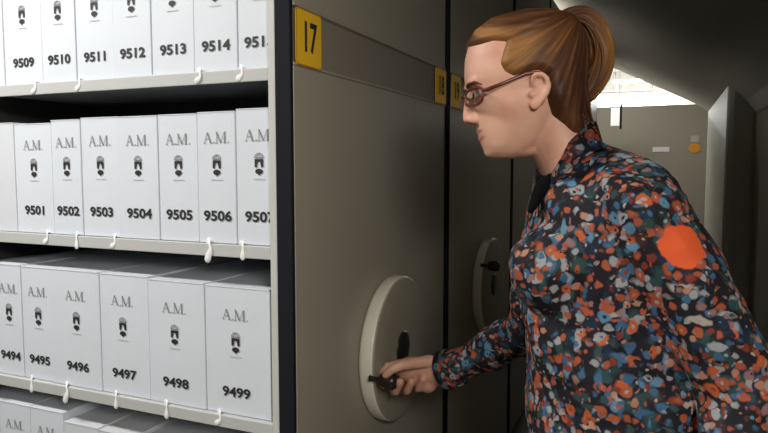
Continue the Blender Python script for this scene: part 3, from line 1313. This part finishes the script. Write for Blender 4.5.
pc = [((PO * 0 + q.co - H(575, 60)).dot(VF) * 90 + 20, (q.co - H(575, 60)).dot(VU) * 4, max(0, min(.75, (q.co - H(585, 60)).dot(VR) * 16 + .25))) for q in bm.verts]
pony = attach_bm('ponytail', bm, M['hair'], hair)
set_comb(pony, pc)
bm = bmesh.new()
cc = H(567, 24)
ax = Vector(H(578, 18) - H(556, 32)).normalized()
u = VF
v = ax.cross(u).normalized()
lp = ring_pts(cc, u, v, .024, .0195, 20)
tube(bm, lp + lp[:2], .0045, 8)
attach_bm('hair_tie', bm, M['shoe'], hair)
# loose locks at the nape
bm = bmesh.new()
for k in range(16):
    x0 = 556 + k * 1.6
    w = .045 * cos(k * 1.9)
    tube(bm, smooth_path([H(x0, 92, w), H(x0 + 5, 106, w * .8), H(x0 + 9, 118, w * .6), H(x0 + 14, 128, w * .5)], 4), [.0048 * (1 - i / 14) + .0006 for i in range(13)], 6)
attach_bm('loose_locks', bm, M['hair'], hair)

# ---- blouse
bm = bmesh.new()
sec = [(573, 148, .045, .054), (577, 158, .056, .066), (584, 172, .070, .090), (592, 186, .092, .135), (599, 208, .118, .165), (604, 240, .136, .165), (607, 272, .146, .165), (609, 300, .152, .162), (616, 340, .156, .160),
       (628, 385, .165, .168), (640, 440, .185, .185), (652, 510, .200, .20), (660, 590, .20, .205)]
sec = [tuple(q) for q in sec]
skin_rings(bm, [ring_pts(P(x, y, 1.12), VR, HF, a, c, 40, 2.2) for x, y, a, c in sec])
for w in (-.07, .07):
    ball(bm, P(553, 268, 1.12 - w), .068, .075, .070)
tube(bm, [P(598, 188, 1.12), P(634, 208, 1.02), P(643, 218, .985)], [.080, .074, .070], 20)
tube(bm, [P(590, 190, 1.12), P(575, 202, 1.22), P(568, 212, 1.25)], [.075, .066, .060], 20)
# near sleeve
tube(bm, smooth_path([P(643, 218, .985), P(690, 294, .96), P(742, 390, .93)], 5), lerp_list([.071, .066, .060], 5), 24)
tube(bm, smooth_path([P(742, 388, .93), P(741, 450, .90), P(736, 520, .87)], 5), lerp_list([.058, .050, .042], 5), 24)
# far sleeve
tube(bm, smooth_path([P(568, 212, 1.25), P(545, 270, 1.34), P(532, 322, 1.40)], 5), lerp_list([.062, .057, .053], 5), 24)
tube(bm, smooth_path([P(534, 326, 1.41), P(500, 345, 1.47), P(470, 360.5, 1.525), P(451, 368.5, 1.567)], 5), lerp_list([.052, .046, .044, .044], 5), 24)
bl_me = remesh(bm, .005, 6, .5)
bl_me.update()
nrm = [v.normal.copy() for v in bl_me.vertices]
for v, n in zip(bl_me.vertices, nrm):
    p = v.co
    k = noise.noise(p * 11) * .0065 + noise.noise(Vector((p.x * 16, p.y * 16, p.z * 30))) * .004 + noise.noise(p * 45) * .0018
    # drape folds that fall from the shoulder
    k += .004 * sin(p.x * 46 + p.z * 30 + 3 * noise.noise(p * 6))
    v.co = p + n * k
flower = P(683, 246, .905)
M['floral'] = floral_mat(flower - PO)
blouse = attach('blouse', bl_me, [M['floral']])
for p_ in blouse.data.polygons:
    p_.use_smooth = True
# collar
bm = bmesh.new()
for side in (1, -1):
    top, bot = [], []
    N = 14
    for i in range(N + 1):
        t = pi * i / N            # from the back (0) to the front (pi)
        cx = 577 - 0 * i
        ct, st = cos(t), sin(t) * side
        yy = 139 - 19 * ct + 14 * ct * ct
        w = .064 * st
        x = 574 + (20 if ct > 0 else 27) * ct
        top.append(H(x, yy - 7, w * .95))
        bot.append(H(x + 6 * ct - (4 if i == N else 0), yy + 20, w * 1.35))
    a = [bm.verts.new(q) for q in top]
    b_ = [bm.verts.new(q) for q in bot]
    for i in range(N):
        bm.faces.new((a[i], a[i + 1], b_[i + 1], b_[i]))
bmesh.ops.solidify(bm, geom=bm.faces[:], thickness=.004)
attach_bm('collar', bm, M['floral'], blouse)
# dark facing of the open neckline
bm = bmesh.new()
tube(bm, smooth_path([P(550, 177, 1.075), P(541, 190, 1.065), P(531, 210, 1.06)], 4), lerp_list([.006, .013, .006], 4), 12, flat=1., side=VF)
attach_bm('neckline_facing', bm, M['facing'], blouse)
# cuff
bm = bmesh.new()
a, b_ = P(459, 366, 1.552), P(445, 370, 1.580)
d = (b_ - a).normalized()
u = (VU - d * VU.dot(d)).normalized()
v = d.cross(u)
skin_rings(bm, [ring_pts(a, u, v, .045, .043, 28), ring_pts((a + b_) / 2, u, v, .0475, .044, 28), ring_pts(b_, u, v, .0485, .045, 28), ring_pts(b_ + d * .002, u, v, .046, .042, 28)])
cuff = attach_bm('cuff', bm, M['floral'], blouse)

# trousers and shoes (below the frame)
bm = bmesh.new()
for d_, dx in ((1.03, 6), (1.23, -14)):
    hip = P(648 + dx, 520, d_)
    foot = Vector((hip.x + .03, hip.y + .02, .09))
    knee = (hip + foot) / 2 + Vector((-.05, -.01, .02))
    tube(bm, [hip + Vector((0, 0, .05)), hip, knee, foot + Vector((0, 0, .02))], [.07, .098, .068, .055], 20)
attach('trousers', remesh(bm, .01, 4), [M['trouser']])
for d_, dx in ((1.03, 6), (1.23, -14)):
    hip = P(648 + dx, 520, d_)
    foot = Vector((hip.x + .03, hip.y + .02, .09))
    bm = bmesh.new()
    tube(bm, [foot + Vector((.035, 0, -.045)), foot + Vector((-.06, -.025, -.045)), foot + Vector((-.17, -.07, -.055))], [.042, .042, .034], 16)
    attach_bm('shoe', bm, M['shoe'])

# ------------------------------------------------------------------ world, camera, view
w = bpy.data.worlds.new('World')
SC.world = w
w.use_nodes = True
w.node_tree.nodes['Background'].inputs[0].default_value = (.5, .5, .5, 1)
w.node_tree.nodes['Background'].inputs[1].default_value = .05

cd = bpy.data.cameras.new('camera')
cd.sensor_width = 36
cd.lens = FPX / 768 * 36
cd.clip_start = .02
co = bpy.data.objects.new('camera', cd)
COL.objects.link(co)
mat = Matrix((VR, VU, -VF)).transposed().to_4x4()
mat.translation = CAM
co.matrix_world = mat
SC.camera = co
SC.cycles.use_denoising = True
SC.cycles.max_bounces = 10
SC.cycles.diffuse_bounces = 6
vs = SC.view_settings
vs.view_transform = 'Standard'
vs.look = 'None'
vs.gamma = 1
vs.use_curve_mapping = False
vs.exposure = 0
